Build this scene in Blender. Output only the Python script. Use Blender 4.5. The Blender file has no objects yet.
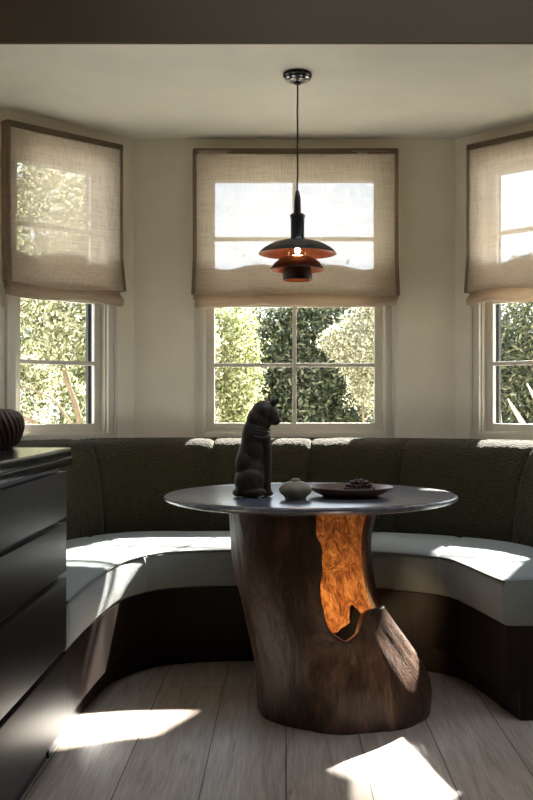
import bpy, bmesh, math, random
from mathutils import Vector, Matrix, noise
C = bpy.context.scene.collection
SC = bpy.context.scene
R = math.radians
rnd = random.Random(7)

# ---------------------------------------------------------------- camera, sky, sun, exposure
F = 1000.0                      # focal length in pixels of an 800 px high frame
VPX, VPY, EYE = 286.0, 405.0, 1.06
cam = bpy.data.cameras.new('camera')
cam.sensor_width = 36.0
cam.lens = 36.0 * F / 800.0
cam.shift_x = -(VPX - 266.5) / 800.0
cam.shift_y = (VPY - 400.0) / 800.0
cam.clip_start = 0.05
cam_o = bpy.data.objects.new('camera', cam)
cam_o.location = (0, 0, EYE)
cam_o.rotation_euler = (R(90), 0, 0)
C.objects.link(cam_o)
SC.camera = cam_o

w = bpy.data.worlds.new('sky'); SC.world = w; w.use_nodes = True
wn = w.node_tree.nodes; wn.clear()
wo = wn.new('ShaderNodeOutputWorld'); wb = wn.new('ShaderNodeBackground'); wr = wn.new('ShaderNodeValToRGB')
wc = wn.new('ShaderNodeTexCoord'); wsep = wn.new('ShaderNodeSeparateXYZ')
e_ = wr.color_ramp.elements                      # pale horizon to blue zenith
e_[0].position = 0.0; e_[0].color = (.86, .91, .97, 1); e_[1].position = .75; e_[1].color = (.66, .78, 1.0, 1)
m_ = e_.new(.22); m_.color = (.76, .86, 1.0, 1)
wb.inputs['Strength'].default_value = 0.41
WL = w.node_tree.links
WL.new(wc.outputs['Generated'], wsep.inputs[0]); WL.new(wsep.outputs[2], wr.inputs[0])
WL.new(wr.outputs[0], wb.inputs[0]); WL.new(wb.outputs[0], wo.inputs[0])

sun = bpy.data.lights.new('sun', 'SUN')
sun.energy = 6.0; sun.angle = R(1.8); sun.color = (1.0, 0.955, 0.89)
sun_o = bpy.data.objects.new('sun', sun)
SUN_DIR = Vector((-0.41 * 0.82, -0.91 * 0.82, -0.57))
sun_o.rotation_euler = SUN_DIR.to_track_quat('-Z', 'Y').to_euler()
sun_o.location = (3, 12, 9)
C.objects.link(sun_o)

vs = SC.view_settings
vs.view_transform = 'Standard'; vs.look = 'None'; vs.gamma = 1.0; vs.use_curve_mapping = False
vs.exposure = 3.32
SC.cycles.max_bounces = 14; SC.cycles.diffuse_bounces = 8; SC.cycles.transparent_max_bounces = 24
SC.cycles.glossy_bounces = 5; SC.cycles.transmission_bounces = 8
SC.cycles.use_denoising = True
SC.cycles.sample_clamp_indirect = 8.0

# ---------------------------------------------------------------- materials
class NT:
    def __init__(s, name):
        s.m = bpy.data.materials.new(name); s.m.use_nodes = True
        s.n = s.m.node_tree.nodes; s.l = s.m.node_tree.links; s.n.clear()
        s.out = s.n.new('ShaderNodeOutputMaterial')
    def add(s, t, **kw):
        n = s.n.new(t)
        for k, v in kw.items():
            if k.startswith('i_'):
                k = k[2:]
                n.inputs[int(k) if k.isdigit() else k.replace('_', ' ')].default_value = v
            else: setattr(n, k, v)
        return n
    def link(s, a, b): s.l.new(a, b)
    def coords(s, scale=(1, 1, 1), kind='Object', rot=(0, 0, 0)):
        tc = s.add('ShaderNodeTexCoord'); mp = s.add('ShaderNodeMapping')
        mp.inputs['Scale'].default_value = scale; mp.inputs['Rotation'].default_value = rot
        s.link(tc.outputs[kind], mp.inputs[0]); return mp.outputs[0]
    def noise(s, vec, scale=5, detail=4, rough=.55, dist=0):
        n = s.add('ShaderNodeTexNoise'); s.link(vec, n.inputs['Vector'])
        n.inputs['Scale'].default_value = scale; n.inputs['Detail'].default_value = detail
        n.inputs['Roughness'].default_value = rough; n.inputs['Distortion'].default_value = dist
        return n.outputs[0]
    def ramp(s, fac, stops):
        r = s.add('ShaderNodeValToRGB'); s.link(fac, r.inputs[0]); e = r.color_ramp.elements
        while len(e) < len(stops): e.new(.5)
        for el, (p, c) in zip(e, stops):
            el.position = p; el.color = (c[0], c[1], c[2], 1) if len(c) == 3 else c
        return r.outputs[0]
    def bump(s, h, strength=.3, dist=.01):
        b = s.add('ShaderNodeBump'); s.link(h, b.inputs['Height'])
        b.inputs['Strength'].default_value = strength; b.inputs['Distance'].default_value = dist
        return b.outputs[0]
    def pbr(s, color=None, rough=.5, metal=0, spec=.5, normal=None, **kw):
        p = s.add('ShaderNodeBsdfPrincipled')
        p.inputs['Metallic'].default_value = metal; p.inputs['Specular IOR Level'].default_value = spec
        for k, v in kw.items(): p.inputs[k.replace('_', ' ')].default_value = v
        for sock, v in (('Base Color', color), ('Roughness', rough)):
            if hasattr(v, 'is_linked') or hasattr(v, 'node'): s.link(v, p.inputs[sock])
            elif isinstance(v, tuple): p.inputs[sock].default_value = (*v, 1)
            else: p.inputs[sock].default_value = v
        if normal is not None: s.link(normal, p.inputs['Normal'])
        s.link(p.outputs[0], s.out.inputs[0]); return p

def paint(name, col, rough=.75, mottled=.06, sc=3.0):
    t = NT(name); v = t.coords()
    n = t.noise(v, sc, 5, .6)
    a = tuple(max(0, c * (1 - mottled)) for c in col); b = tuple(c * (1 + mottled) for c in col)
    t.pbr(t.ramp(n, [(.3, a), (.7, b)]), rough, spec=.3, normal=t.bump(t.noise(v, 60, 3), .08, .004))
    return t.m
M = {}
M['wall'] = paint('wall_plaster', (.80, .735, .61), .8, .07, 2.2)
M['ceiling'] = paint('ceiling_plaster', (.84, .81, .73), .8, .07, 1.8)
M['trim'] = paint('trim_paint', (.60, .565, .48), .45, .03)
M['header'] = paint('header_paint', (.078, .054, .030), .8, .05)
M['outer_frame'] = paint('dark_outer_frame', (.03, .03, .028), .6, .05)

def floor_mat():
    t = NT('oak_planks'); v = t.coords()
    sep = t.add('ShaderNodeSeparateXYZ'); t.link(v, sep.inputs[0])
    comb = t.add('ShaderNodeCombineXYZ'); t.link(sep.outputs[1], comb.inputs[0]); t.link(sep.outputs[0], comb.inputs[1])
    br = t.add('ShaderNodeTexBrick'); t.link(comb.outputs[0], br.inputs[0])
    br.offset = .37; br.inputs['Scale'].default_value = 1.0
    br.inputs['Brick Width'].default_value = 2.3; br.inputs['Row Height'].default_value = .235
    br.inputs['Mortar Size'].default_value = .0022; br.inputs['Mortar Smooth'].default_value = .3
    br.inputs['Color1'].default_value = (.2, .2, .2, 1); br.inputs['Color2'].default_value = (.8, .8, .8, 1)
    br.inputs['Mortar'].default_value = (.5, .5, .5, 1)
    off = t.add('ShaderNodeVectorMath', operation='ADD'); t.link(v, off.inputs[0])
    sc = t.add('ShaderNodeVectorMath', operation='SCALE'); sc.inputs['Scale'].default_value = 7.0
    t.link(br.outputs[0], sc.inputs[0]); t.link(sc.outputs[0], off.inputs[1])
    mp = t.add('ShaderNodeMapping'); mp.inputs['Scale'].default_value = (14, 1.1, 1); t.link(off.outputs[0], mp.inputs[0])
    g = t.noise(mp.outputs[0], 2.2, 8, .62, .9)
    mp2 = t.add('ShaderNodeMapping'); mp2.inputs['Scale'].default_value = (70, 3, 1); t.link(off.outputs[0], mp2.inputs[0])
    g2 = t.noise(mp2.outputs[0], 2, 4, .6)
    base = t.ramp(g, [(.25, (.33, .26, .20)), (.5, (.50, .42, .34)), (.75, (.62, .53, .44))])
    fine = t.ramp(g2, [(.35, (.80, .78, .76)), (.65, (1.1, 1.1, 1.1))])
    mx = t.add('ShaderNodeMix', data_type='RGBA', blend_type='MULTIPLY'); mx.inputs[0].default_value = 1
    t.link(base, mx.inputs[6]); t.link(fine, mx.inputs[7])
    tone = t.add('ShaderNodeMix', data_type='RGBA', blend_type='MULTIPLY'); tone.inputs[0].default_value = 1
    t.link(mx.outputs[2], tone.inputs[6]); t.link(t.ramp(br.outputs[0], [(0, (.86, .85, .84)), (1, (1.1, 1.1, 1.1))]), tone.inputs[7])
    # knots and dark cracks
    mp3 = t.add('ShaderNodeMapping'); mp3.inputs['Scale'].default_value = (5, 1.3, 1); t.link(off.outputs[0], mp3.inputs[0])
    kn = t.noise(mp3.outputs[0], 2.4, 5, .7, 1.4)
    kf = t.ramp(kn, [(.70, (0, 0, 0)), (.76, (1, 1, 1))])
    k2 = t.add('ShaderNodeMix', data_type='RGBA'); t.link(kf, k2.inputs[0]); t.link(tone.outputs[2], k2.inputs[6])
    k2.inputs[7].default_value = (.10, .07, .05, 1)
    j = t.add('ShaderNodeMix', data_type='RGBA'); t.link(br.outputs['Fac'], j.inputs[0]); t.link(k2.outputs[2], j.inputs[6])
    j.inputs[7].default_value = (.07, .05, .035, 1)
    t.pbr(j.outputs[2], t.ramp(g, [(.2, (.46,) * 3), (.8, (.34,) * 3)]), spec=.6, normal=t.bump(g2, .12, .003))
    return t.m
M['floor'] = floor_mat()

def dark_wood(name, c0, c1, rough=.38, scale=(30, 30, 1.2), spec=.5):
    t = NT(name); v = t.coords(scale)
    g = t.noise(v, 2.5, 6, .6, .6)
    t.pbr(t.ramp(g, [(.3, c0), (.7, c1)]), rough, spec=spec, normal=t.bump(g, .12, .003))
    return t.m
M['cab'] = dark_wood('dark_stained_oak', (.011, .008, .0072), (.026, .019, .017), .40, spec=.16)
M['bench_wood'] = dark_wood('dark_plinth_wood', (.008, .0048, .0036), (.021, .0125, .009), .42, spec=.25)
M['tabletop'] = dark_wood('ebonised_tabletop', (.06, .065, .082), (.13, .14, .17), .24, (3, 20, 3), 1.0)
M['channel'] = NT('channel_metal'); M['channel'].pbr((.22, .22, .25), .35, .5); M['channel'] = M['channel'].m
t = NT('black_stone'); v = t.coords(); t.pbr(t.ramp(t.noise(v, 25, 6, .7), [(.4, (.010, .011, .012)), (.75, (.035, .037, .04))]), .16, spec=.6); M['stone'] = t.m

def fabric(name, c0, c1, scale, bump, rough=.95, dist=.004, sheen=.3):
    t = NT(name); v = t.coords()
    n = t.noise(v, scale, 4, .7); b = t.noise(v, scale * .35, 3, .6)
    vo = t.add('ShaderNodeTexVoronoi'); t.link(v, vo.inputs['Vector']); vo.inputs['Scale'].default_value = scale * .8
    ad = t.add('ShaderNodeMath', operation='ADD'); t.link(n, ad.inputs[0]); t.link(vo.outputs['Distance'], ad.inputs[1])
    t.pbr(t.ramp(ad.outputs[0], [(.45, c0), (1.1, c1)]), rough, spec=.15, normal=t.bump(ad.outputs[0], bump, dist),
          Sheen_Weight=sheen, Sheen_Roughness=.5)
    return t.m
M['boucle'] = fabric('olive_boucle', (.0095, .0075, .003), (.038, .031, .014), 120, .7, .95, .008, .06)
M['seat'] = fabric('grey_green_wool', (.155, .178, .17), (.25, .28, .268), 260, .35, .9, .003, .25)
M['piping'] = fabric('piping_cord', (.09, .095, .08), (.15, .155, .135), 300, .2)

def burl(name, ramp_c, rough, bump=.6, sc=(7, 7, 2.0), dist=.02):
    t = NT(name); v = t.coords(sc)
    g = t.noise(v, 1.6, 9, .66, 1.6)
    v2 = t.coords((26, 26, 5)); g2 = t.noise(v2, 2.0, 6, .65, 1.0)
    ad = t.add('ShaderNodeMath', operation='MULTIPLY_ADD'); t.link(g2, ad.inputs[0]); ad.inputs[1].default_value = .45; t.link(g, ad.inputs[2])
    t.pbr(t.ramp(ad.outputs[0], ramp_c), rough, spec=.5, normal=t.bump(ad.outputs[0], bump, dist))
    return t.m
M['burl'] = burl('burl_bark', [(.45, (.011, .0055, .0035)), (.72, (.058, .029, .017)), (.95, (.19, .105, .063))], .36, .55, (4, 4, 1.4), .02)
M['burl_in'] = burl('burl_heartwood', [(.5, (.05, .014, .004)), (.68, (.38, .135, .028)), (.82, (.70, .34, .10))], .6, 1.0, (11, 11, 8), .05)

def linen(name, c0, c1, clear):
    t = NT(name); v = t.coords()
    sep = t.add('ShaderNodeSeparateXYZ'); t.link(v, sep.inputs[0])
    vx = t.coords((620, 620, 10)); vz = t.coords((10, 10, 620))
    nx = t.noise(vx, 1, 2, .5); nz = t.noise(vz, 1, 2, .5)
    ad = t.add('ShaderNodeMath', operation='ADD'); t.link(nx, ad.inputs[0]); t.link(nz, ad.inputs[1])
    col = t.ramp(ad.outputs[0], [(.75, c0), (1.0, c1)])
    e0 = max(0, clear - .07); e1 = clear + .07
    op = t.ramp(ad.outputs[0], [(.78, (e1,) * 3), (1.22, (e0,) * 3)])
    d = t.add('ShaderNodeBsdfDiffuse'); t.link(col, d.inputs[0])
    tl = t.add('ShaderNodeBsdfTranslucent'); t.link(col, tl.inputs[0])
    mx = t.add('ShaderNodeMixShader'); mx.inputs[0].default_value = .5
    t.link(d.outputs[0], mx.inputs[1]); t.link(tl.outputs[0], mx.inputs[2])
    tr = t.add('ShaderNodeBsdfTransparent')
    m2 = t.add('ShaderNodeMixShader'); t.link(op, m2.inputs[0]); t.link(mx.outputs[0], m2.inputs[1]); t.link(tr.outputs[0], m2.inputs[2])
    t.link(m2.outputs[0], t.out.inputs[0]); return t.m
M['linen'] = linen('sheer_linen', (.45, .38, .295), (.59, .51, .41), .23)
M['linen_fold'] = linen('shaded_doubled_linen', (.36, .29, .22), (.46, .38, .29), .04)  # darker copy of the linen: doubled cloth, with fold shading put into the colour
M['linen_hem'] = linen('hem_linen', (.20, .155, .11), (.30, .235, .17), .02)

def glass_mat():
    t = NT('window_glass'); fr = t.add('ShaderNodeFresnel'); fr.inputs[0].default_value = 1.45
    g = t.add('ShaderNodeBsdfGlossy'); g.inputs['Roughness'].default_value = .01
    tr = t.add('ShaderNodeBsdfTransparent'); tr.inputs[0].default_value = (.97, .98, .97, 1)
    mx = t.add('ShaderNodeMixShader'); t.link(fr.outputs[0], mx.inputs[0]); t.link(tr.outputs[0], mx.inputs[1]); t.link(g.outputs[0], mx.inputs[2])
    t.link(mx.outputs[0], t.out.inputs[0]); return t.m
M['glass'] = glass_mat()

def simple(name, col, rough=.5, metal=0, spec=.5, **kw):
    t = NT(name); v = t.coords(); n = t.noise(v, 40, 3)
    a = tuple(c * .85 for c in col); b = tuple(min(1, c * 1.15) for c in col)
    t.pbr(t.ramp(n, [(.35, a), (.65, b)]), rough, metal, spec, **kw); return t.m
M['black_metal'] = simple('black_lacquer', (.008, .008, .009), .22)
M['shade_out'] = simple('bronzed_black_shade', (.013, .0095, .0075), .3)
M['shade_in'] = simple('copper_shade_inside', (.20, .065, .032), .4, .5)
M['chrome'] = simple('dark_chrome', (.35, .34, .33), .15, 1.0)
M['cord'] = simple('black_cord', (.008, .008, .008), .7)
t = NT('lamp_bulb'); e = t.add('ShaderNodeEmission'); e.inputs[0].default_value = (1, .52, .2, 1); e.inputs[1].default_value = 14; t.link(e.outputs[0], t.out.inputs[0]); M['bulb'] = t.m

def leaf(name, c0, c1, c2, trans=.45):
    t = NT(name); g = t.add('ShaderNodeNewGeometry')
    col = t.ramp(g.outputs['Random Per Island'], [(.05, c0), (.5, c1), (.95, c2)])
    d = t.add('ShaderNodeBsdfPrincipled'); t.link(col, d.inputs['Base Color']); d.inputs['Roughness'].default_value = .5
    tl = t.add('ShaderNodeBsdfTranslucent'); t.link(col, tl.inputs[0])
    mx = t.add('ShaderNodeMixShader'); mx.inputs[0].default_value = trans
    t.link(d.outputs[0], mx.inputs[1]); t.link(tl.outputs[0], mx.inputs[2]); t.link(mx.outputs[0], t.out.inputs[0]); return t.m
M['leaf_dark'] = leaf('dark_leaves', (0.019, 0.031, 0.012), (0.054, 0.072, 0.031), (0.228, 0.228, 0.132), .35)
M['leaf_pale'] = leaf('pale_leaves', (0.108, 0.120, 0.060), (0.324, 0.318, 0.204), (0.744, 0.708, 0.552), .35)
M['leaf_yellow'] = leaf('yellow_green_leaves', (0.060, 0.084, 0.022), (0.216, 0.240, 0.090), (0.600, 0.588, 0.348), .4)
M['leaf_olive'] = leaf('olive_leaves', (0.042, 0.054, 0.018), (0.180, 0.192, 0.078), (0.744, 0.708, 0.504), .4)
M['bark'] = paint('pale_bark', (.20, .15, .095), .9, .3, 12)
M['plume'] = leaf('plume_white', (.38, .33, .27), (.46, .41, .35), (.55, .50, .45), .4)
M['ground'] = paint('gravel_ground', (.60, .57, .50), .95, .15, 8)

# ---------------------------------------------------------------- mesh helpers
def obj(name, bm, mat, parent=None, smooth=True, angle=40):
    me = bpy.data.meshes.new(name); bm.to_mesh(me); bm.free()
    for m in (mat if isinstance(mat, (list, tuple)) else [mat]): me.materials.append(m)
    if smooth:
        me.shade_smooth()
        if angle: me.set_sharp_from_angle(angle=R(angle))
    o = bpy.data.objects.new(name, me); C.objects.link(o); o.parent = parent
    return o
def tag(o, label, cat, group=None, kind=None):
    o['label'] = label; o['category'] = cat
    if group: o['group'] = group
    if kind: o['kind'] = kind
    return o
def thing(name, label, cat, loc=(0, 0, 0), rz=0, group=None, kind=None):
    o = bpy.data.objects.new(name, None); o.empty_display_size = .1; C.objects.link(o)
    o.location = loc; o.rotation_euler = (0, 0, rz)
    return tag(o, label, cat, group, kind)
def box(bm, x0, x1, y0, y1, z0, z1, bevel=0):
    vs_ = [bm.verts.new((x, y, z)) for z in (z0, z1) for y in (y0, y1) for x in (x0, x1)]
    fs = [bm.faces.new([vs_[i] for i in q]) for q in ((0, 2, 3, 1), (4, 5, 7, 6), (0, 1, 5, 4), (2, 6, 7, 3), (0, 4, 6, 2), (1, 3, 7, 5))]
    if bevel:
        es = list({e for f in fs for e in f.edges})
        bmesh.ops.bevel(bm, geom=es, offset=bevel, segments=2, affect='EDGES', profile=.7)
def boxes(*bs, bevel=0):
    bm = bmesh.new()
    for b in bs: box(bm, *b, bevel=bevel)
    return bm
def prism(bm, pts, z0, z1):
    a = [bm.verts.new((x, y, z0)) for x, y in pts]; b = [bm.verts.new((x, y, z1)) for x, y in pts]
    n = len(pts)
    for i in range(n): bm.faces.new((a[i], a[(i + 1) % n], b[(i + 1) % n], b[i]))
    bm.faces.new(a[::-1]); bm.faces.new(b)
    bmesh.ops.recalc_face_normals(bm, faces=bm.faces)
def grid(bm, P, close_u=False, close_v=False, mat=0):
    """P[i][j] rows of points -> quads"""
    V = [[bm.verts.new(p) for p in row] for row in P]
    n, m = len(V), len(V[0])
    for i in range(n - (0 if close_u else 1)):
        for j in range(m - (0 if close_v else 1)):
            f = bm.faces.new((V[i][j], V[(i + 1) % n][j], V[(i + 1) % n][(j + 1) % m], V[i][(j + 1) % m]))
            f.material_index = mat
    return V
def lathe(bm, prof, n=48, cx=0, cy=0):
    P = []
    for k in range(n):
        a = 2 * math.pi * k / n
        P.append([(cx + r * math.cos(a), cy + r * math.sin(a), z) for r, z in prof])
    V = grid(bm, P, close_u=True)
    return V
def lathe_closed(prof, n=48):
    bm = bmesh.new(); lathe(bm, prof, n)
    bmesh.ops.remove_doubles(bm, verts=bm.verts, dist=1e-6)
    bmesh.ops.recalc_face_normals(bm, faces=bm.faces); return bm
def tube(bm, pts, rad, n=10):
    pts = [Vector(p) for p in pts]; P = []
    rad = rad if isinstance(rad, (list, tuple)) else [rad] * len(pts)
    up = Vector((0, 0, 1)); prev = None
    for i, p in enumerate(pts):
        d = (pts[min(i + 1, len(pts) - 1)] - pts[max(i - 1, 0)]).normalized()
        if prev is None:
            a = d.cross(up) if abs(d.z) < .95 else d.cross(Vector((1, 0, 0)))
        else: a = prev - d * prev.dot(d)
        a.normalize(); b = d.cross(a); prev = a
        P.append([p + (a * math.cos(2 * math.pi * k / n) + b * math.sin(2 * math.pi * k / n)) * rad[i] for k in range(n)])
    V = grid(bm, P, close_v=True)
    bm.faces.new(V[0]); bm.faces.new(V[-1][::-1])
    bmesh.ops.recalc_face_normals(bm, faces=bm.faces)
def spline(K, n):
    """Catmull-Rom through knots, returns f(t) with t in knot units"""
    K = [Vector(k) for k in K]
    def f(t):
        t = max(0, min(len(K) - 1 - 1e-9, t)); i = int(t); u = t - i
        p1, p2 = K[i], K[i + 1]
        p0 = K[i - 1] if i else p1 * 2 - p2
        p3 = K[i + 2] if i + 2 < len(K) else p2 * 2 - p1
        return .5 * (2 * p1 + (p2 - p0) * u + (2 * p0 - 5 * p1 + 4 * p2 - p3) * u * u + (3 * p1 - p0 - 3 * p2 + p3) * u ** 3)
    return f

# ---------------------------------------------------------------- room shell
CEIL, BACK = 2.417, 5.10
XL, XR = -.775, .862             # corners of the flat back wall
BAY = .60                        # run of each angled wall in x and in y
SL, SR = XL - BAY, XR + BAY      # side wall planes
YB = BACK - BAY
def struct(name, bm, mat, label, cat, smooth=False):
    o = obj(name, bm, mat, smooth=smooth); return tag(o, label, cat, kind='structure')

WT = .17
def wall_piece(bm, A, T, N, u0, u1, z0, z1, m0=0, m1=0):
    """box along a wall; m0, m1 = how far the outer face runs on at each end"""
    q = lambda u, v: (A[0] + T[0] * u + N[0] * v, A[1] + T[1] * u + N[1] * v)
    prism(bm, [q(u0, 0), q(u1, 0), q(u1 + m1, WT), q(u0 - m0, WT)], z0, z1)
s2 = math.sqrt(.5); mit = WT * math.tan(R(22.5)); LEN = BAY / s2
HZ0, HZ1 = .90, 2.275            # opening heights
def wall_with_window(name, A, T, N, L, uc, half, m0, m1, label):
    bm = bmesh.new()
    wall_piece(bm, A, T, N, 0, uc - half, 0, 2.6, m0, 0); wall_piece(bm, A, T, N, uc + half, L, 0, 2.6, 0, m1)
    wall_piece(bm, A, T, N, uc - half, uc + half, 0, HZ0); wall_piece(bm, A, T, N, uc - half, uc + half, HZ1, 2.6)
    return struct(name, bm, M['wall'], label, 'wall')
TB, NB = (1, 0), (0, 1); TL, NL = (s2, s2), (-s2, s2); TR, NR = (s2, -s2), (s2, s2)
UC_B = .818; UC_S = LEN - .425
wall_with_window('wall_back', (XL, BACK), TB, NB, XR - XL, UC_B, .47, mit, mit, 'flat beige plaster wall behind the middle window')
wall_with_window('wall_left_bay', (SL, YB), TL, NL, LEN, UC_S, .265, mit, mit, 'angled beige plaster wall around the left window')
wall_with_window('wall_right_bay', (XR, BACK), TR, NR, LEN, .412, .265, mit, mit, 'angled beige plaster wall around the right window')
struct('wall_left', boxes((SL - WT, SL, -2.2, YB, 0, 3.1)), M['wall'], 'beige side wall behind the dark drawer cabinet', 'wall')
struct('wall_right', boxes((SR, SR + WT, 3.30, YB, 0, 3.1), (SR + WT, 3.3, 3.30, 3.45, 0, 3.1)), M['wall'], 'beige side wall at the right end of the banquette', 'wall')
struct('wall_right_front', boxes((3.3, 3.45, -2.2, 3.45, 0, 3.1)), M['wall'], 'far right wall of the room in front of the nook', 'wall')
struct('wall_front', boxes((SL - WT, 3.45, -2.35, -2.2, 0, 3.1)), M['wall'], 'beige wall behind the viewer ', 'wall')
struct('floor', boxes((SL - WT, 3.45, -2.35, 5.3, -.12, 0)), M['floor'], 'wide light oak floor planks with dark knots', 'floor')
struct('ceiling', boxes((SL - WT, SR + WT, 3.762, 5.4, CEIL, 2.6)), M['ceiling'], 'pale plaster ceiling over the bay nook', 'ceiling')
struct('wall_header', boxes((SL - WT, 3.45, 3.74, 3.762, CEIL, 3.1)), M['header'], 'dark beam face across the top of the nook opening', 'beam')
struct('ceiling_front', boxes((SL - WT, -.5, -2.35, 3.762, 3.0, 3.1), (2.2, 3.45, -2.35, 3.762, 3.0, 3.1), (-.5, 2.2, -2.35, 2.5, 3.0, 3.1), (-.5, 2.2, 3.40, 3.762, 3.0, 3.1)), M['ceiling'], 'higher plaster ceiling in front of the nook with an unseen skylight opening added to light the floor', 'ceiling')  # unseen skylight opening, added and sized to bring soft light onto the floor
struct('wall_header_return', boxes((SR + WT, 3.45, 3.3, 3.74, 2.95, 3.0)), M['header'], 'short beam return at the right of the nook opening', 'beam')

bm = bmesh.new(); prism(bm, [(-2.695, 3.8), (-2.695, 5.047), (-1.322, 6.42), (1.409, 6.42), (2.782, 5.047), (2.782, 3.8)], 2.62, 2.78)  # unseen eave added, deep enough to keep direct sun off the blinds
struct('eave_sun_shade', bm, M['trim'], 'unseen roof eave added above the bay windows to shade the blinds', 'roof')

struct('wall_sun_block', boxes((-4, 6, 3.50, 3.74, 3.1, 5.2)), M['wall'], 'unseen wall added above the nook opening to keep sun out of the skylight', 'wall')  # unseen wall added to stop direct sun from entering the skylight

# windows ---------------------------------------------------------------
G0, G1, G2, G3 = .968, 1.562, 1.618, 2.215     # lower glass bottom/top, upper glass bottom/top
def build_window(name, A, T, uc, gh, cols, label):
    ang = math.atan2(T[1], T[0])
    w_ = thing(name, label, 'window', (A[0] + T[0] * uc, A[1] + T[1] * uc, 0), ang, kind='structure')
    so = gh + .05; ca = gh + .098
    bm = bmesh.new()                     # casing round the opening
    box(bm, -ca, -so, -.018, .0, .885, 2.32, .003); box(bm, so, ca, -.018, .0, .885, 2.32, .003)
    box(bm, -so, so, -.018, .0, 2.27, 2.32, .003); box(bm, -so, so, -.018, .0, .885, .922, .003)
    box(bm, -ca - .0, -ca + .012, -.026, -.018, .885, 2.32, .002); box(bm, ca - .012, ca, -.026, -.018, .885, 2.32, .002)
    obj('casing', bm, M['trim'], w_, True, 30)
    bm = bmesh.new()                     # jambs, head and sill inside the wall thickness
    h = gh + .055
    box(bm, -h, -gh - .042, 0, .07, HZ0, HZ1); box(bm, gh + .042, h, 0, .07, HZ0, HZ1)
    box(bm, -h, h, 0, .13, HZ1 - .02, HZ1); box(bm, -h, h, 0, .13, HZ0, HZ0 + .03)
    obj('jamb', bm, M['trim'], w_, False)
    bm = bmesh.new()
    box(bm, -h, -gh - .030, .13, .15, HZ0, HZ1); box(bm, gh + .030, h, .13, .15, HZ0, HZ1)
    box(bm, -h, -gh - .0425, .07, .13, HZ0 + .03, HZ1 - .02); box(bm, gh + .0425, h, .07, .13, HZ0 + .03, HZ1 - .02)
    box(bm, -h, h, .13, .15, HZ1 - .05, HZ1); box(bm, -h, h, .13, .15, HZ0 - .02, HZ0 + .03)
    obj('outer_frame', bm, M['outer_frame'], w_, False)
    for nm, z0, z1, y0, y1, b0, b1 in (('lower_sash', G0, G1, .03, .054, .04, .04), ('upper_sash', G2, G3, .058, .082, .045, .04)):
        bm = bmesh.new(); e = .042
        box(bm, -gh - e, -gh, y0, y1, z0 - b0, z1 + b1, .004); box(bm, gh, gh + e, y0, y1, z0 - b0, z1 + b1, .004)
        box(bm, -gh, gh, y0, y1, z0 - b0, z0, .004); box(bm, -gh, gh, y0, y1, z1, z1 + b1, .004)
        s = obj(nm, bm, M['trim'], w_, True, 30)
        bm = bmesh.new(); zm = (z0 + z1) / 2; ym = (y0 + y1) / 2
        box(bm, -gh, gh, ym - .012, ym + .012, zm - .010, zm + .010, .003)
        for k in range(1, cols):
            xm = -gh + 2 * gh * k / cols
            box(bm, xm - .010, xm + .010, ym - .0121, ym + .0121, z0, z1, .003)
        obj('muntin', bm, M['trim'], s, True, 30)
        for k in range(cols):
            for (p0, p1) in ((z0, zm - .010), (zm + .010, z1)):
                x0 = -gh + 2 * gh * k / cols + (.010 if k else 0); x1 = -gh + 2 * gh * (k + 1) / cols - (.010 if k < cols - 1 else 0)
                bm = bmesh.new()
                f = bm.faces.new([bm.verts.new(p) for p in ((x0, ym, p0), (x1, ym, p0), (x1, ym, p1), (x0, ym, p1))])
                obj('pane', bm, M['glass'], s, False)
    return w_
build_window('window_1', (XL, BACK), TB, UC_B, .41, 2, 'middle double-hung window of eight panes above the curved bench')
build_window('window_2', (SL, YB), TL, UC_S, .2057, 1, 'narrow left bay window with a tree outside')
build_window('window_3', (XR, BACK), TR, .412, .2057, 1, 'narrow right bay window with white plumes outside')

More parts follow.
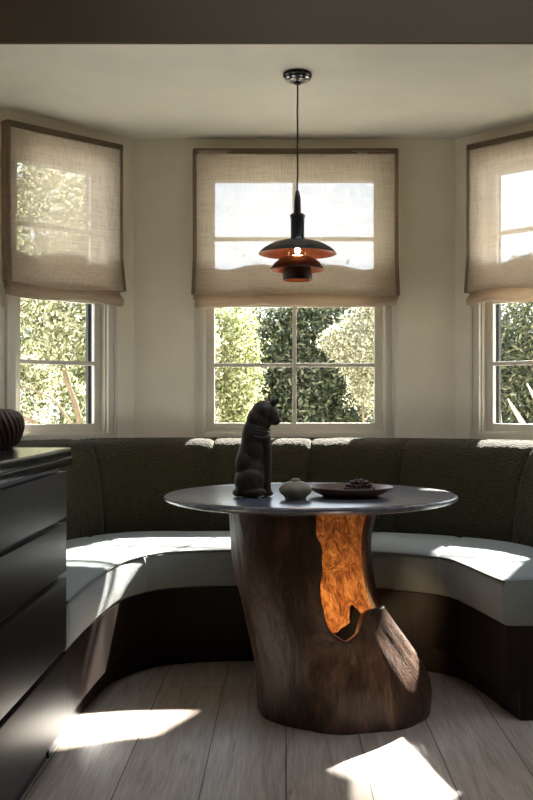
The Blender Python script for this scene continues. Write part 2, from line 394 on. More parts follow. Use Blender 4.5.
# roman blinds -----------------------------------------------------------
def blind(A, T, uc, half, label, seed):
    ang = math.atan2(T[1], T[0])
    b = thing('roman_blind', label, 'window blind', (A[0] + T[0] * uc, A[1] + T[1] * uc, 0), ang, group='linen blinds in the bay')
    top, hem = 2.338, 1.612
    fl = lambda u, z: .010 * noise.noise((u * 3 + seed, z * 2.2, seed)) + .004 * noise.noise((u * 14 + seed, z * 5, 3))
    Y0 = -.075
    def flare(u, z):   # the lower fold swings a little wider than the sheet
        k = max(0, (1.80 - z) / .2); return u * (1 + .012 * k)
    n = 64
    bm = bmesh.new()
    P = [[(flare(u, z), Y0 - .02 * max(0, (1.8 - z) / .2) + fl(u, z), z + (.010 * math.sin(u * 9 + seed) * max(0, (1.75 - z) / .14)))
          for u in [half * (-1 + 2 * i / n) for i in range(n + 1)]] for z in [hem + (top - hem) * j / 48 for j in range(49)]]
    grid(bm, P)
    sheet = obj('sheet', bm, M['linen'], b, True, 0)
    # cloth folded up behind the sheet, with a scalloped upper edge
    bm = bmesh.new(); rows = []
    nf = 3 if half > .4 else 2
    for j in range(17):
        row = []
        for i in range(n + 1):
            u = half * (-1 + 2 * i / n); ph = (u / half + 1) / 2 * nf
            zt = 1.742 + .030 * abs(math.cos(math.pi * ph)) ** 1.5 + .006 * noise.noise((u * 8, seed, 0))
            z = hem - .02 + (zt - hem + .02) * j / 16
            row.append((flare(u, z) * .995, Y0 + .022 + .008 * math.sin(j / 16 * math.pi) + fl(u, z), z))
        rows.append(row)
    grid(bm, rows)
    obj('back_fold', bm, M['linen_fold'], b, True, 0)
    # the lowest pleat hanging under the sheet
    bm = bmesh.new(); rows = []
    prof = [(.030, 1.64), (.012, 1.612), (-.012, 1.590), (-.018, 1.570), (-.005, 1.556), (.016, 1.556), (.026, 1.575), (.028, 1.61)]
    for (dy, z) in prof:
        row = []
        for i in range(n + 1):
            u = half * (-1 + 2 * i / n)
            sag = .008 * math.cos(u / half * math.pi * 1.5 + seed) + .006 * noise.noise((u * 6, seed, 1))
            row.append((u * .985, Y0 + dy + fl(u, z), z + sag))
        rows.append(row)
    grid(bm, rows)
    obj('bottom_pleat', bm, M['linen_fold'], b, True, 0)
    # dark hem tapes at the sides and the top
    for s in (-1, 1):
        bm = bmesh.new(); rows = []
        for j in range(49):
            z = hem + (top - hem) * j / 48
            zz = z + .010 * math.sin(s * half * 9 + seed) * max(0, (1.75 - z) / .14)
            y = Y0 - .02 * max(0, (1.8 - z) / .2) + fl(s * half, z)
            a, c = flare(s * half, z), flare(s * (half - .018), z)
            rows.append([(a, y + .05, zz), (a + s * .002, y - .003, zz), (c, y - .004, zz)])
        grid(bm, rows)
        obj('hem', bm, M['linen_hem'], b, True, 30)
    bm = bmesh.new(); box(bm, -half, half, Y0 - .004, -.019, top - .006, top + .012, .003); box(bm, -half, half, Y0 - .005, Y0 - .002, top - .018, top - .006)
    obj('head_rail', bm, M['linen_hem'], b, True, 30)
    return b
blind((XL, BACK), TB, .823, .515, 'sheer linen roman blind half lowered over the middle window', 1.3)
blind((SL, YB), TL, UC_S - .017, .318, 'greyish linen roman blind over the narrow left bay window', 5.1)
blind((XR, BACK), TR,   .4427, .318, 'sheer linen roman blind over the right bay window, cut by the picture edge', 9.4)

# ---------------------------------------------------------------- banquette
inner = spline([(-.66, 2.998), (-.657, 3.3), (-.637, 3.65), (-.60, 3.84), (-.50, 4.0), (-.35, 4.065), (-.15, 4.09), (.1, 4.085), (.3, 4.04), (.48, 3.97), (.62, 3.86), (.67, 3.69), (.705, 3.5), (.7345, 3.356)], 0)
outer = spline([(-1.03, 2.998), (-1.04, 3.5), (-1.03, 4.1), (-.968, 4.43), (-.844, 4.62), (-.66, 4.71), (-.35, 4.735), (.1, 4.73), (.41, 4.69), (.66, 4.61), (.836, 4.49), (1.0, 4.31), (1.10, 3.95), (1.12, 3.356)], 0)
NK = 13
def nrm(f, t):
    d = f(t + .05) - f(t - .05) if .05 < t < NK - .05 else (f(.1) - f(0) if t <= .05 else f(NK) - f(NK - .1))
    d = Vector((d.x, d.y)).normalized()
    return Vector((-d.y, d.x))        # points away from the table
bq = thing('banquette', 'built-in curved bench with olive boucle back and grey-green seat round the bay', 'bench', (.04, 4.1, 0))
OFF = Vector((.04, 4.1, 0))
def L3(p, z): return Vector((p.x, p.y, z)) - OFF
# plinth
bm = bmesh.new(); rows = []
for k in range(201):
    t_ = NK * k / 200; p = inner(t_); n_ = nrm(inner, t_)
    q = p + n_ * .30
    rows.append([L3(q, .108), L3(p, .108), L3(p, .318), L3(q, .318)])
V = grid(bm, rows, close_v=True); bm.faces.new(V[0]); bm.faces.new(V[-1][::-1]); bmesh.ops.recalc_face_normals(bm, faces=bm.faces)
obj('plinth', bm, M['bench_wood'], bq, True, 35)
bm = bmesh.new(); rows = []
for k in range(201):
    t_ = NK * k / 200; p = inner(t_) + nrm(inner, t_) * .052; q = p + nrm(inner, t_) * .05
    rows.append([L3(q, 0), L3(p, 0), L3(p, .108), L3(q, .108)])
V = grid(bm, rows, close_v=True); bm.faces.new(V[0]); bm.faces.new(V[-1][::-1]); bmesh.ops.recalc_face_normals(bm, faces=bm.faces)
obj('toe_kick', bm, M['bench_wood'], bq, True, 35)
# closed end of the box at the right
bm = bmesh.new()
prism(bm, [(.7345 - OFF.x, 3.356 - OFF.y), (1.45 - OFF.x, 3.356 - OFF.y), (1.45 - OFF.x, 3.40 - OFF.y), (.7345 - OFF.x, 3.40 - OFF.y)], .108, .318)
prism(bm, [(.785 - OFF.x, 3.357 - OFF.y), (1.45 - OFF.x, 3.357 - OFF.y), (1.45 - OFF.x, 3.40 - OFF.y), (.785 - OFF.x, 3.40 - OFF.y)], 0, .108)
obj('end_panel', bm, M['bench_wood'], bq, False)
# seat cushions
for (ta, tb) in ((0, 3.55), (3.55, 9.75), (9.75, 13)):
    bm = bmesh.new(); rows = []; nn = 90
    for k in range(nn + 1):
        f = k / nn; t_ = ta + (tb - ta) * f
        e = min(1, min(k, nn - k) / 2.0)           # pull the ends in for a soft seam
        a, b = inner(t_), outer(t_); d = (b - a)
        pr = []
        for s, z in ((.9, .33), (.30, .319), (.012, .319), (-.012, .335), (-.022, .395), (-.014, .452), (.006, .469), (.04, .474), (.18, .480), (.42, .483), (.7, .478), (.95, .468), (1.06, .44), (1.06, .33)):
            dip = (1 - e) * (.006 if z > .4 else 0)
            o_ = Vector((0, 0)) if s > .02 else nrm(inner, t_) * (1 - e) * .006
            p = a + d * s + o_
            wv = .0025 * noise.noise((p.x * 5, p.y * 5, 4)) if z > .46 else 0
            pr.append(L3(p, z - dip + wv))
        rows.append(pr)
    V = grid(bm, rows, close_v=True); bm.faces.new(V[0]); bm.faces.new(V[-1][::-1]); bmesh.ops.recalc_face_normals(bm, faces=bm.faces)
    c = obj('seat_cushion', bm, M['seat'], bq, True, 60)
    bm = bmesh.new()
    tube(bm, [L3(inner(ta + (tb - ta) * k / 60) + (outer(ta + (tb - ta) * k / 60) - inner(ta + (tb - ta) * k / 60)) * -.006, .467) for k in range(61)], .0048, 6)
    obj('piping', bm, M['piping'], c, True, 0)
# backrest panels
def room_gap(p, n):
    g = 9.0
    for (ox, oy, nx, ny) in ((0, BACK, 0, 1), (SL, 0, -1, 0), (SR, 0, 1, 0), (XL, BACK, -s2, s2), (XR, BACK, s2, s2)):
        dn = n.x * nx + n.y * ny
        if dn > .05: g = min(g, ((ox - p.x) * nx + (oy - p.y) * ny) / dn)
    return g - .004
prof = [(.30, .36), (.02, .40), (-.004, .47), (.004, .56), (.022, .66), (.052, .76), (.085, .825), (.125, .868), (.17, .888), (.215, .894), (.26, .892), (.30, .888), (.33, .87), (.335, .60), (.335, .36)]
ps = spline([(a, b) for a, b in prof], 0); NP = 64
for (ta, tb) in ((0, 2.1), (2.1, 4.05), (4.05, 6.0), (6.0, 7.03), (7.03, 8.42), (8.42, 10.85), (10.85, 13)):
    bm = bmesh.new(); rows = []; ln = (outer(tb) - outer(ta)).length; nn = int(ln / .008) + 8
    for k in range(nn + 1):
        f = k / nn; t_ = ta + (tb - ta) * f; p = outer(t_); n_ = nrm(outer, t_)
        dd = min(f, 1 - f) * ln
        pinch = .016 * math.exp(-dd / .012)
        row = []
        for j in range(NP + 1):
            s, z = ps(j / NP * (len(prof) - 1))
            s *= min(1, room_gap(p, n_) / .345)
            out = Vector((p.x + n_.x * s, p.y + n_.y * s, z))
            front = z > .45 and s < .3
            amp = (.0028 * noise.noise(out * 75) + .0028 * noise.noise(out * 150)) if front else 0
            k_ = -amp + (pinch if front else 0)
            if s < .11: out += Vector((n_.x, n_.y, 0)) * k_
            else: out.z -= k_
            row.append(out - OFF)
        rows.append(row)
    V = grid(bm, rows, close_v=False); bm.faces.new(V[0]); bm.faces.new(V[-1][::-1]); bmesh.ops.recalc_face_normals(bm, faces=bm.faces)
    obj('back_panel', bm, M['boucle'], bq, True, 80)

# ---------------------------------------------------------------- drawer cabinet and worktop
FX, YE = -.655, 2.985
cb = thing('drawer_cabinet', 'dark stained drawer cabinet with handleless fronts under a black worktop', 'cabinet', (-1.0, 2.2, 0))
def lb(x0, x1, y0, y1, z0, z1): return (x0 + 1.0, x1 + 1.0, y0 - 2.2, y1 - 2.2, z0, z1)
Y0C = 1.1
obj('carcass', boxes(lb(SL + .005, FX - .045, Y0C, YE - .004, .108, .880)), M['cab'], cb, False)
obj('toe_kick', boxes(lb(SL + .02, FX - .06, Y0C, YE - .004, 0, .108)), M['cab'], cb, False)
for z0, z1 in ((.726, .8635), (.566, .710), (.336, .5465), (.108, .318)):
    bm = bmesh.new(); box(bm, *lb(FX - .022, FX, Y0C, YE, z0, z1), bevel=.0028)
    d = obj('drawer', bm, M['cab'], cb, True, 30)
    bm = bmesh.new(); box(bm, *lb(FX - .044, FX - .0235, Y0C, YE - .006, z1 - .02, z1 + .013))
    bm2 = obj('finger_channel', bm, M['channel'], d, False)
ct = thing('countertop', 'black polished stone worktop on the drawer cabinet', 'worktop', (-1.0, 2.2, .880))
bm = bmesh.new(); box(bm, *[a - (.880 if i > 3 else 0) for i, a in enumerate(lb(SL + .004, FX + .013, Y0C - .01, YE + .006, .906, .933))], bevel=.0025)
obj('slab', bm, M['stone'], ct, True, 30)
bm = bmesh.new(); box(bm, *[a - (.880 if i > 3 else 0) for i, a in enumerate(lb(SL + .004, FX + .016, Y0C - .01, YE + .008, .882, .9045))], bevel=.002)
obj('under_slab', bm, M['stone'], ct, True, 30)

# ribbed vase
vz = thing('ribbed_vase', 'round dark vase with curved ribs standing on the black worktop', 'vase', (-.842, 2.93, .933))
bm = bmesh.new(); prof = [(0, 0), (.036, 0), (.048, .008), (.062, .028), (.071, .055), (.0725, .068), (.069, .088), (.057, .105), (.043, .114), (.037, .116), (.033, .112), (.030, .100), (0, .098)]
pv = spline(prof, 0); rows = []
for k in range(160):
    row = []
    for j in range(61):
        r, z = pv(j / 60 * 12); r = max(r, 0)
        sw = k / 160 * 2 * math.pi + 5 * (z - .06)
        a = k / 160 * 2 * math.pi
        rib = .0028 * math.cos(26 * sw) if .006 < z < .109 and j < 46 else 0
        row.append(((r + rib) * math.cos(a), (r + rib) * math.sin(a), z))
    rows.append(row)
grid(bm, rows, close_u=True); bmesh.ops.remove_doubles(bm, verts=bm.verts, dist=1e-5); bmesh.ops.recalc_face_normals(bm, faces=bm.faces)
M['vase'] = simple('brown_glazed_vase', (.085, .048, .028), .35)
obj('body', bm, M['vase'], vz, True, 0)

# ---------------------------------------------------------------- table
TX, TY, TZ = .089, 3.63, .74
tb_ = thing('dining_table', 'round dark table on a hollow burl tree-trunk pedestal', 'table', (TX, TY, 0))
bm = bmesh.new()
prof = [(0, .708), (.455, .708), (.492, .7115), (.515, .7175), (.5275, .7235), (.531, .729), (.5285, .7345), (.522, .738), (.508, .74), (0, .74)]
bmt = lathe_closed(prof, 128)
obj('tabletop', bmt, M['tabletop'], tb_, True, 25)

BY = 3.48
def interp(tab, h, c):
    if h <= tab[0][0]: return tab[0][c]
    for a, b in zip(tab, tab[1:]):
        if h <= b[0]:
            f = (h - a[0]) / (b[0] - a[0])
            return a[c] * (1 - f) + b[c] * f
    return tab[-1][c]
raw = [(709, 258, 431), (700, 257, 434), (685, 257, 433), (668, 256, 426), (650, 252, 413), (630, 247, 400), (612, 243, 388), (600, 240, 381), (575, 233, 377), (545, 229, 373), (525, 228, 376), (505, 227, 380)]
tab = []
for y, a, b in raw:
    h = EYE - (y - VPY) * .00348
    tab.append((h, ((a + b) / 2 - VPX) * .00348, (b - a) / 2 * .00348, .27 if y > 650 else .25))
tab[0] = (0.0, *tab[0][1:]); tab[-1] = (.709, *tab[-1][1:])
def proj(p): return (VPX + F * p[0] / p[1], VPY + F * (EYE - p[2]) / p[1])
def inside(pt, poly):
    x, y = pt; c = False; j = len(poly) - 1
    for i in range(len(poly)):
        xi, yi = poly[i]; xj, yj = poly[j]
        if (yi > y) != (yj > y) and x < (xj - xi) * (y - yi) / (yj - yi) + xi: c = not c
        j = i
    return c
hole_front = [(318, 480), (318, 517), (317, 532), (320, 542), (322, 560), (321, 585), (322, 605), (326, 622), (333, 633), (342, 641), (351, 643), (359, 634), (364, 622), (371, 611), (377, 608), (400, 604), (420, 560), (420, 480)]
hole_back = [(316, 628), (338, 628), (351, 621), (354, 611), (351, 602), (359, 600), (367, 609), (373, 616), (378, 606), (379, 660), (316, 660)]
NTH, NH = 288, 150
bm = bmesh.new(); V = []
for i in range(NH + 1):
    h = .709 * i / NH
    cx, hw, dp = (sum(interp(tab, h + q * .012, c_) for q in range(-4, 5)) / 9 for c_ in (1, 2, 3))
    row = []
    for k in range(NTH):
        a = 2 * math.pi * k / NTH
        x, y = math.sin(a), -math.cos(a)
        tw = a + h * 1.1
        rg = 1 + .022 * math.sin(3 * tw + .6) + .012 * math.sin(7 * tw + 2 + 2 * noise.noise((x, y, h * 4))) - .009 * abs(math.sin(5.5 * tw + 3 * noise.noise((x * 2, y * 2, h * 3)))) + .05 * noise.noise((x * 2.2, y * 2.2, h * 3.0)) \
            + .010 * noise.noise((x * 6, y * 6, h * 4 + 9)) + .004 * noise.noise((x * 18, y * 18, h * 7))
        side = abs(x)
        rg = rg * (1 - .35 * side) + .35 * side         # keep the outline, let the faces roll
        # swollen foot on the right
        row.append(bm.verts.new((cx + hw * x * rg, BY + .01 + dp * y * rg, h)))
    V.append(row)
for i in range(NH):
    for k in range(NTH):
        q = (V[i][k], V[i][(k + 1) % NTH], V[i + 1][(k + 1) % NTH], V[i + 1][k])
        c = sum((v.co for v in q), Vector()) / 4
        pt = proj(c)
        wob = (3 * noise.noise(c * 18), 3 * noise.noise(c * 18 + Vector((5, 5, 5))))
        pt = (pt[0] + wob[0], pt[1] + wob[1])
        if c.y < BY + .03 and inside(pt, hole_front): continue
        if c.y < BY + .07 and pt[0] > 362 and inside(pt, hole_front): continue
        if c.y > BY + .03 and inside(pt, hole_back): continue
        bm.faces.new(q)
bmesh.ops.delete(bm, geom=[v for v in bm.verts if not v.link_faces], context='VERTS')
# round off the torn edge: slide edge points along the edge only, then relax the two rows behind it
edge = [v for v in bm.verts if v.is_boundary and .004 < v.co.z < .703]
for _ in range(12):
    new = {}
    for v in edge:
        nb = [e.other_vert(v) for e in v.link_edges if e.is_boundary]
        if len(nb) == 2: new[v] = v.co * .5 + (nb[0].co + nb[1].co) * .25
    for v, c in new.items(): v.co = c
es = set(edge); near = set()
for v in edge:
    for e in v.link_edges:
        o_ = e.other_vert(v); near.add(o_)
        for e2 in o_.link_edges: near.add(e2.other_vert(o_))
near = [v for v in near if v not in es and not v.is_boundary and .004 < v.co.z < .703]
for _ in range(8):
    new = {}
    for v in near:
        nb = [e.other_vert(v).co for e in v.link_edges]
        new[v] = v.co * .5 + sum(nb, Vector()) / len(nb) * .5
    for v, c in new.items(): v.co = c
for v in bm.verts: v.co -= Vector((TX, TY, 0))
bmesh.ops.recalc_face_normals(bm, faces=bm.faces)
ped = obj('pedestal', bm, [M['burl'], M['burl_in']], tb_, True, 0)
sol = ped.modifiers.new('thick', 'SOLIDIFY'); sol.thickness = .038; sol.offset = -1; sol.use_rim = True; sol.material_offset = 1; sol.material_offset_rim = 0

# ---------------------------------------------------------------- things on the table
def ell(bm, c, r, rot=None, sub=3):
    m = Matrix.Translation(c) @ (rot.to_matrix().to_4x4() if rot else Matrix()) @ Matrix.Diagonal((*r, 1))
    bmesh.ops.create_icosphere(bm, subdivisions=sub, radius=1, matrix=m)
from mathutils import Euler
ca = thing('cat_figurine', 'tall dark carved cat figurine seated on the round table, facing right', 'figurine', (-.118, 3.485, TZ + .0015), R(14))
bm = bmesh.new()
for (x, z, rx, rz, ry) in ((-.002, .080, .053, .085, .052), (-.022, .055, .040, .058, .057), (.004, .150, .050, .085, .045), (.012, .215, .046, .065, .041),
                           (.024, .262, .045, .050, .038), (.042, .293, .045, .042, .039), (.060, .281, .038, .034, .034), (.082, .263, .019, .017, .018), (.002, .200, .040, .075, .040), (-.018, .110, .042, .070, .046), (-.05, .014, .020, .015, .03)):
    ell(bm, (x, 0, z), (rx, ry, rz))
for s in (-1, 1):
    tube(bm, [(.040, s * .020, .21), (.048, s * .021, .14), (.048, s * .020, .07), (.050, s * .020, .006)], [.022, .017, .0145, .014], 12)
    ell(bm, (.050, s * .020, .011), (.022, .015, .011))
    ell(bm, (.000, s * .046, .018), (.040, .016, .018)); ell(bm, (-.008, s * .040, .055), (.042, .022, .048))
    ell(bm, (.072, s * .022, .326), (.012, .008, .026), Euler((s * R(-14), R(52), 0)))
cat = obj('body', bm, None, ca, True, 0)
M['cat'] = burl('carved_dark_wood', [(.4, (.010, .006, .004)), (.75, (.030, .018, .011)), (.95, (.08, .052, .033))], .5, .4, (30, 30, 12), .006)
cat.data.materials.clear(); cat.data.materials.append(M['cat'])
rm = cat.modifiers.new('skin', 'REMESH'); rm.mode = 'VOXEL'; rm.voxel_size = .0032; rm.use_smooth_shade = True
sm = cat.modifiers.new('soft', 'SMOOTH'); sm.factor = .5; sm.iterations = 5
for k, (x, z, rx, ry) in enumerate(((.020, .240, .0445, .0375), (.0185, .229, .0452, .039), (.017, .218, .0455, .040), (.0155, .207, .0458, .041))):
    bm = bmesh.new(); pts = []
    for j in range(49):
        a = 2 * math.pi * j / 48; pts.append((x + rx * math.cos(a), ry * math.sin(a), z - .010 * math.cos(a)))
    tube(bm, pts, .0024, 6)
    obj('collar_ring', bm, M['cat'], ca, True, 0)
M['eye'] = simple('glossy_eye', (.02, .018, .014), .1)
for s in (-1, 1):
    bm = bmesh.new(); ell(bm, (.078, s * .0250, .290), (.006, .004, .005)); obj('eye', bm, M['eye'], ca, True, 0)

bv = thing('bud_vase', 'small squat olive ceramic pot with a button top on the table', 'pot', (.0325, 3.39, TZ))
M['ceramic'] = simple('olive_stoneware', (.24, .215, .14), .5)
bmv = lathe_closed([(0, 0), (.034, 0), (.037, .003), (.037, .008), (.042, .013), (.052, .022), (.0565, .033), (.053, .044), (.042, .053), (.026, .060), (.016, .0625), (0, .0625)], 64)
obj('body', bmv, M['ceramic'], bv, True, 40)
obj('stopper', lathe_closed([(0, .0615), (.015, .0615), (.0165, .065), (.014, .069), (.008, .0715), (0, .072)], 40), M['ceramic'], bv, True, 0)

py_, px_ = 3.50, .226
pl = thing('serving_dish', 'shallow dark wooden dish on the table right of the small pot', 'dish', (px_, py_, TZ))
M['dish'] = dark_wood('brown_wood_dish', (.06, .032, .02), (.14, .085, .055), .4, (12, 40, 12))
obj('bowl', lathe_closed([(0, 0), (.085, 0), (.095, .003), (.125, .015), (.1445, .028), (.149, .034), (.147, .036), (.142, .034), (.122, .022), (.095, .012), (.08, .010), (0, .010)], 96), M['dish'], pl, True, 30)
nk = thing('bead_bundle', 'dark red bundle of glossy beads lying in the shallow dish', 'beads', (px_ + .030, py_, TZ + .010))
M['bead'] = simple('dark_red_bead', (.045, .010, .008), .2)
bm = bmesh.new(); ell(bm, (0, 0, .021), (.042, .035, .020)); obj('string_core', bm, M['bead'], nk, True, 0)
bm = bmesh.new(); ell(bm, (0, 0, 0), (.0062, .0062, .0062), None, 2)
b0 = obj('bead', bm, M['bead'], nk, True, 0); first = True
for ring, (zz, rr, n) in enumerate(((.0065, .043, 22), (.018, .046, 22), (.030, .039, 19), (.040, .026, 13), (.045, .011, 6))):
    for k in range(n):
        a = 2 * math.pi * (k + .5 * (ring % 2)) / n
        o = b0 if first else b0.copy()
        if not first: C.objects.link(o)
        first = False; o.parent = nk
        o.location = (rr * 1.08 * math.cos(a) + rnd.uniform(-.001, .001), rr * .92 * math.sin(a), zz + rnd.uniform(-.0015, .0015))

# ---------------------------------------------------------------- pendant lamp
PX, PY = .047, 4.09
pd = thing('pendant_lamp', 'dark three-tier pendant lamp hanging from the ceiling over the table', 'lamp', (PX, PY, CEIL))
k_ = .00409
def zz(y): return EYE + (VPY - y) * k_ - CEIL
obj('canopy', lathe_closed([(0, 0), (.055, 0), (.059, -.004), (.059, -.014), (.050, -.020), (.046, -.026), (.030, -.034), (.018, -.037), (.014, -.045), (0, -.045)], 64), M['black_metal'], pd, True, 30)
obj('canopy_ring', lathe_closed([(.0475, -.0225), (.052, -.0205), (.0535, -.024), (.048, -.030), (.036, -.034), (.034, -.031)], 64), M['chrome'], pd, True, 30)
bm = bmesh.new(); tube(bm, [(0.0008 * math.sin(j * 1.3), 0, -.044 + (zz(193) + .044) * j / 14) for j in range(15)], .0035, 8)
obj('cord', bm, M['cord'], pd, True, 0)
obj('stem', lathe_closed([(0, zz(191)), (.007, zz(191)), (.0105, zz(195)), (.013, zz(199)), (.0145, zz(212)), (.0145, zz(215)), (0, zz(215))], 40), M['black_metal'], pd, True, 30)
obj('socket', lathe_closed([(0, zz(213)), (.022, zz(213.5)), (.031, zz(215)), (.0315, zz(217.5)), (.028, zz(218.5)), (.028, zz(237)), (.031, zz(239)), (.034, zz(241)), (0, zz(241))], 48), M['black_metal'], pd, True, 30)
def shade(name, pts, th=.0016):
    bm = bmesh.new()
    f = spline(pts, 0); n = 24
    lathe(bm, [tuple(f((len(pts) - 1) * j / n)) for j in range(n + 1)], 72)
    bmesh.ops.recalc_face_normals(bm, faces=bm.faces)
    # outside must face away from the axis / up
    if sum(fc.normal.z for fc in bm.faces) < 0: bmesh.ops.reverse_faces(bm, faces=bm.faces)
    o = obj(name, bm, [M['shade_out'], M['shade_in']], pd, True, 60)
    s = o.modifiers.new('thick', 'SOLIDIFY'); s.thickness = th; s.offset = -1; s.material_offset = 1; s.material_offset_rim = 0
    return o
shade('upper_shade', [(.030, zz(239.5)), (.060, zz(240.5)), (.098, zz(243.2)), (.130, zz(247)), (.150, zz(250.8)), (.160, zz(254))])
shade('middle_shade', [(.045, zz(256.5)), (.068, zz(258.5)), (.090, zz(262.5)), (.105, zz(266.5)), (.113, zz(270))])
shade('lower_shade', [(.036, zz(266)), (.054, zz(267.5)), (.0585, zz(270)), (.060, zz(276)), (.060, zz(280.5))])
bm = bmesh.new()
for a in (0, 2.1, 4.2): tube(bm, [(.034 * math.cos(a + .6), .034 * math.sin(a + .6), zz(240)), (.046 * math.cos(a + .6), .046 * math.sin(a + .6), zz(267))], .002, 6)
obj('strut', bm, M['black_metal'], pd, True, 0)
bm = bmesh.new(); ell(bm, (0, 0, zz(250.6)), (.012, .012, .012)); obj('bulb', bm, M['bulb'], pd, True, 0)
pl_ = bpy.data.lights.new('bulb_light', 'POINT'); pl_.energy = .16; pl_.color = (1, .55, .25); pl_.shadow_soft_size = .025
plo = bpy.data.objects.new('bulb_light', pl_); plo.parent = pd; plo.location = (0, 0, zz(253)); C.objects.link(plo)
hl = bpy.data.lights.new('hollow_glow_fill', 'POINT'); hl.energy = .55; hl.color = (1, .72, .42); hl.shadow_soft_size = .05  # added light without a fixture, makes the orange glow inside the trunk
hlo = bpy.data.objects.new('hollow_glow_fill', hl); hlo.parent = tb_; hlo.location = (-.03, -.16, .235); C.objects.link(hlo)

# ---------------------------------------------------------------- garden
tag(obj('garden_ground', boxes((-12, 14, 5.35, 22, -.6, -.35)), M['ground'], smooth=False), 'pale gravel ground of the garden outside', 'ground', kind='structure')
GZ = -.35
def foliage(name, blobs, n, size, mat, parent, seed, gap=0):
    r = random.Random(seed); vs_, fs = [], []
    tot = sum(b[3] * b[4] * b[5] for b in blobs)
    for (bx, by, bz, rx, ry, rz) in blobs:
        for _ in range(int(n * rx * ry * rz / tot)):
            while True:
                d = Vector((r.gauss(0, 1), r.gauss(0, 1), r.gauss(0, 1))).normalized()
                rad = r.uniform(.3, 1.0) ** .5 * (1 + max(0, r.gauss(0, .16)))
                p = Vector((bx + d.x * rx * rad, by + d.y * ry * rad, bz + d.z * rz * rad))
                if p.z > GZ and noise.noise(p * 2.3 + Vector((seed, 0, 0))) > -.25 + gap: break
            u = Vector((r.gauss(0, 1), r.gauss(0, 1), r.gauss(0, 1))).normalized()
            v_ = u.cross(Vector((r.gauss(0, 1), r.gauss(0, 1), r.gauss(0, 1)))).normalized()
            s = size * r.uniform(.6, 1.3); i = len(vs_)
            w_ = u.cross(v_) * s * .12
            vs_ += [p - u * s, p + v_ * s * .42 + w_, p + u * s, p - v_ * s * .42 + w_]
            fs.append((i, i + 1, i + 2, i + 3))
    me = bpy.data.meshes.new(name); me.from_pydata([tuple(v) for v in vs_], [], fs); me.materials.append(mat)
    o = bpy.data.objects.new(name, me); C.objects.link(o); o.parent = parent; return o
def plant(name, label, cat, loc, blobs, n, size, mat, seed, trunks, group=None, gap=0):
    t_ = thing(name, label, cat, (loc[0], loc[1], GZ), group=group)
    o = foliage('foliage', blobs, n, size, M[mat], None, seed, gap)
    o.parent = t_; o.location = (-loc[0], -loc[1], -GZ)
    for tr in trunks:
        bm = bmesh.new()
        f = spline([(*p[:3],) for p in tr], 0); rr = [p[3] for p in tr]; m = 6 * (len(tr) - 1)
        def rad(q):
            i = min(int(q), len(rr) - 2); return .62 * (rr[i] + (rr[i + 1] - rr[i]) * (q - i))
        tube(bm, [f((len(tr) - 1) * j / m) - Vector((loc[0], loc[1], GZ)) for j in range(m + 1)], [rad((len(tr) - 1) * j / m) for j in range(m + 1)], 8)
        obj('trunk' if tr[0][2] < GZ + .1 else 'branch', bm, M['bark'], t_, True, 0)
    return t_
# dark hedge seen through the middle window
plant('hedge', 'dark green hedge beyond the middle window', 'hedge', (.1, 10.2), [(-.35, 10.3, .6, .5, .5, 1.5), (.25, 10.2, .55, .6, .5, 1.65), (.75, 10.3, .5, .55, .5, 1.5), (.2, 10.3, 1.0, .75, .4, 1.25), (.35, 10.3, 1.6, .6, .4, .7)], 70000, .030, 'leaf_dark', 1,
      [[(.1, 10.3, GZ, .06), (.12, 10.3, .6, .04), (.15, 10.3, 1.4, .02)]], gap=-.3)
plant('hedge', 'dark green hedge beyond the right bay window', 'hedge', (2.3, 8.4), [(2.0, 8.4, .45, .55, .4, 1.55), (2.5, 8.4, .5, .55, .45, 1.6), (3.0, 8.2, .5, .6, .45, 1.5)], 120000, .026, 'leaf_dark', 2,
      [[(2.3, 8.4, GZ, .06), (2.3, 8.4, .6, .04), (2.3, 8.4, 1.3, .02)]], gap=-.3)
plant('bush', 'pale yellow-green bush at the left of the middle window view', 'bush', (-.60, 8.0), [(-.62, 8.0, .7, .34, .35, 1.1), (-.45, 8.1, 1.35, .26, .3, .6), (-.80, 8.2, 1.3, .35, .35, .7)], 36000, .019, 'leaf_yellow', 3,
      [[(-.60, 8.0, GZ, .04), (-.58, 8.0, .4, .03), (-.5, 8.0, 1.1, .012)]])
plant('tree', 'pale cream-leaved tree at the right of the middle window view', 'tree', (.72, 8.0), [(.66, 8.0, 1.52, .34, .3, .26), (.80, 8.0, 1.25, .30, .3, .28), (.42, 7.95, 1.55, .16, .2, .14), (.85, 8.1, 1.75, .3, .3, .25)], 26000, .016, 'leaf_pale', 4,
      [[(.66, 8.0, GZ, .03), (.68, 8.0, .5, .024), (.62, 8.0, .95, .018), (.60, 8.0, 1.5, .008)], [(.66, 8.0, .7, .016), (.74, 8.0, 1.0, .010), (.80, 8.0, 1.4, .006)]])
plant('bush', 'whitish shrub behind the yellow-green bush in the middle view', 'bush', (-.72, 7.6), [(-.70, 7.6, 1.50, .20, .22, .32), (-.66, 7.6, .95, .16, .2, .35)], 10000, .015, 'leaf_pale', 5,
      [[(-.70, 7.6, GZ, .025), (-.70, 7.6, .5, .018), (-.70, 7.6, 1.3, .008)]])
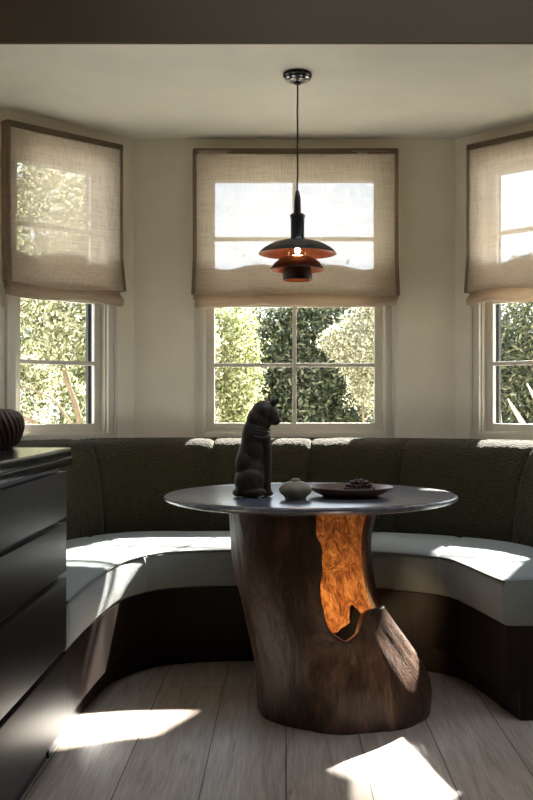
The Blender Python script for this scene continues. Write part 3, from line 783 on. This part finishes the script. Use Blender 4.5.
# left window
plant('tree', 'open-branched olive-toned tree outside the left bay window', 'tree', (-1.75, 7.3), [(-1.75, 7.4, 1.75, .75, .5, .55), (-2.1, 7.5, 1.15, .35, .35, .3), (-1.35, 7.6, 1.35, .25, .35, .45), (-1.8, 7.5, 2.5, .8, .5, .55), (-2.05, 7.4, .6, .25, .3, .35)], 40000, .021, 'leaf_olive', 6,
      [[(-1.50, 7.2, GZ, .05), (-1.50, 7.2, .55, .042), (-1.49, 7.2, .95, .036), (-1.58, 7.2, 1.25, .030), (-1.66, 7.2, 1.6, .020), (-1.6, 7.2, 2.1, .012)],
       [(-1.70, 7.2, .72, .026), (-1.80, 7.2, .92, .026), (-1.92, 7.2, 1.0, .022), (-1.97, 7.2, 1.25, .014)],
       [(-1.26, 7.2, GZ, .045), (-1.27, 7.2, .7, .040), (-1.28, 7.2, 1.3, .036), (-1.25, 7.2, 2.0, .026)],
       [(-1.54, 7.2, .92, .016), (-1.68, 7.2, 1.10, .013), (-1.86, 7.2, 1.18, .010), (-2.0, 7.2, 1.22, .007)],
       [(-1.28, 7.2, 1.45, .014), (-1.42, 7.2, 1.62, .012), (-1.5, 7.2, 1.85, .008)],
       [(-1.66, 7.2, 1.55, .012), (-1.55, 7.2, 1.72, .012), (-1.40, 7.2, 1.80, .008)]], gap=.12)
plant('bush', 'tall pale yellow-green bushes far behind the branched tree at left', 'bush', (-2.6, 11.6), [(-3.0, 11.6, .9, 1.1, .5, 1.6), (-2.7, 11.7, 2.4, 1.2, .5, 1.5), (-2.0, 11.6, 1.0, .55, .5, 1.5)], 44000, .034, 'leaf_yellow', 7,
      [[(-2.6, 11.6, GZ, .06), (-2.6, 11.6, 1.0, .04), (-2.5, 11.6, 2.5, .02)]])
# white plumes outside the right window
for i, (x, y, h, lean, lab) in enumerate(((1.40, 6.45, 1.10, -.03, 'short upright white grass plume nearest the right window frame'), (1.91, 6.5, 1.10, -.47, 'leaning white grass plume between two others outside the right window'),
                                     (2.04, 6.6, 1.20, -.45, 'tallest white grass plume, leaning, at the right picture edge'))):
    g_ = thing('grass_plume', lab, 'grass plume', (x, y, GZ), group='white plumes outside the right window')
    bm = bmesh.new(); hs = h - GZ
    pt = lambda q: (lean * q ** 2 * 1.0, 0, hs * q)
    tube(bm, [pt(.75 * j / 10) for j in range(11)], .004, 6); obj('stalk', bm, M['bark'], g_, True, 0)
    bm = bmesh.new()
    tube(bm, [pt(.68 + .32 * j / 14) for j in range(15)], [.004 + .015 * math.sin(math.pi * min(1, (j + .6) / 14.6)) ** .7 for j in range(15)], 10)
    obj('plume', bm, M['plume'], g_, True, 0)
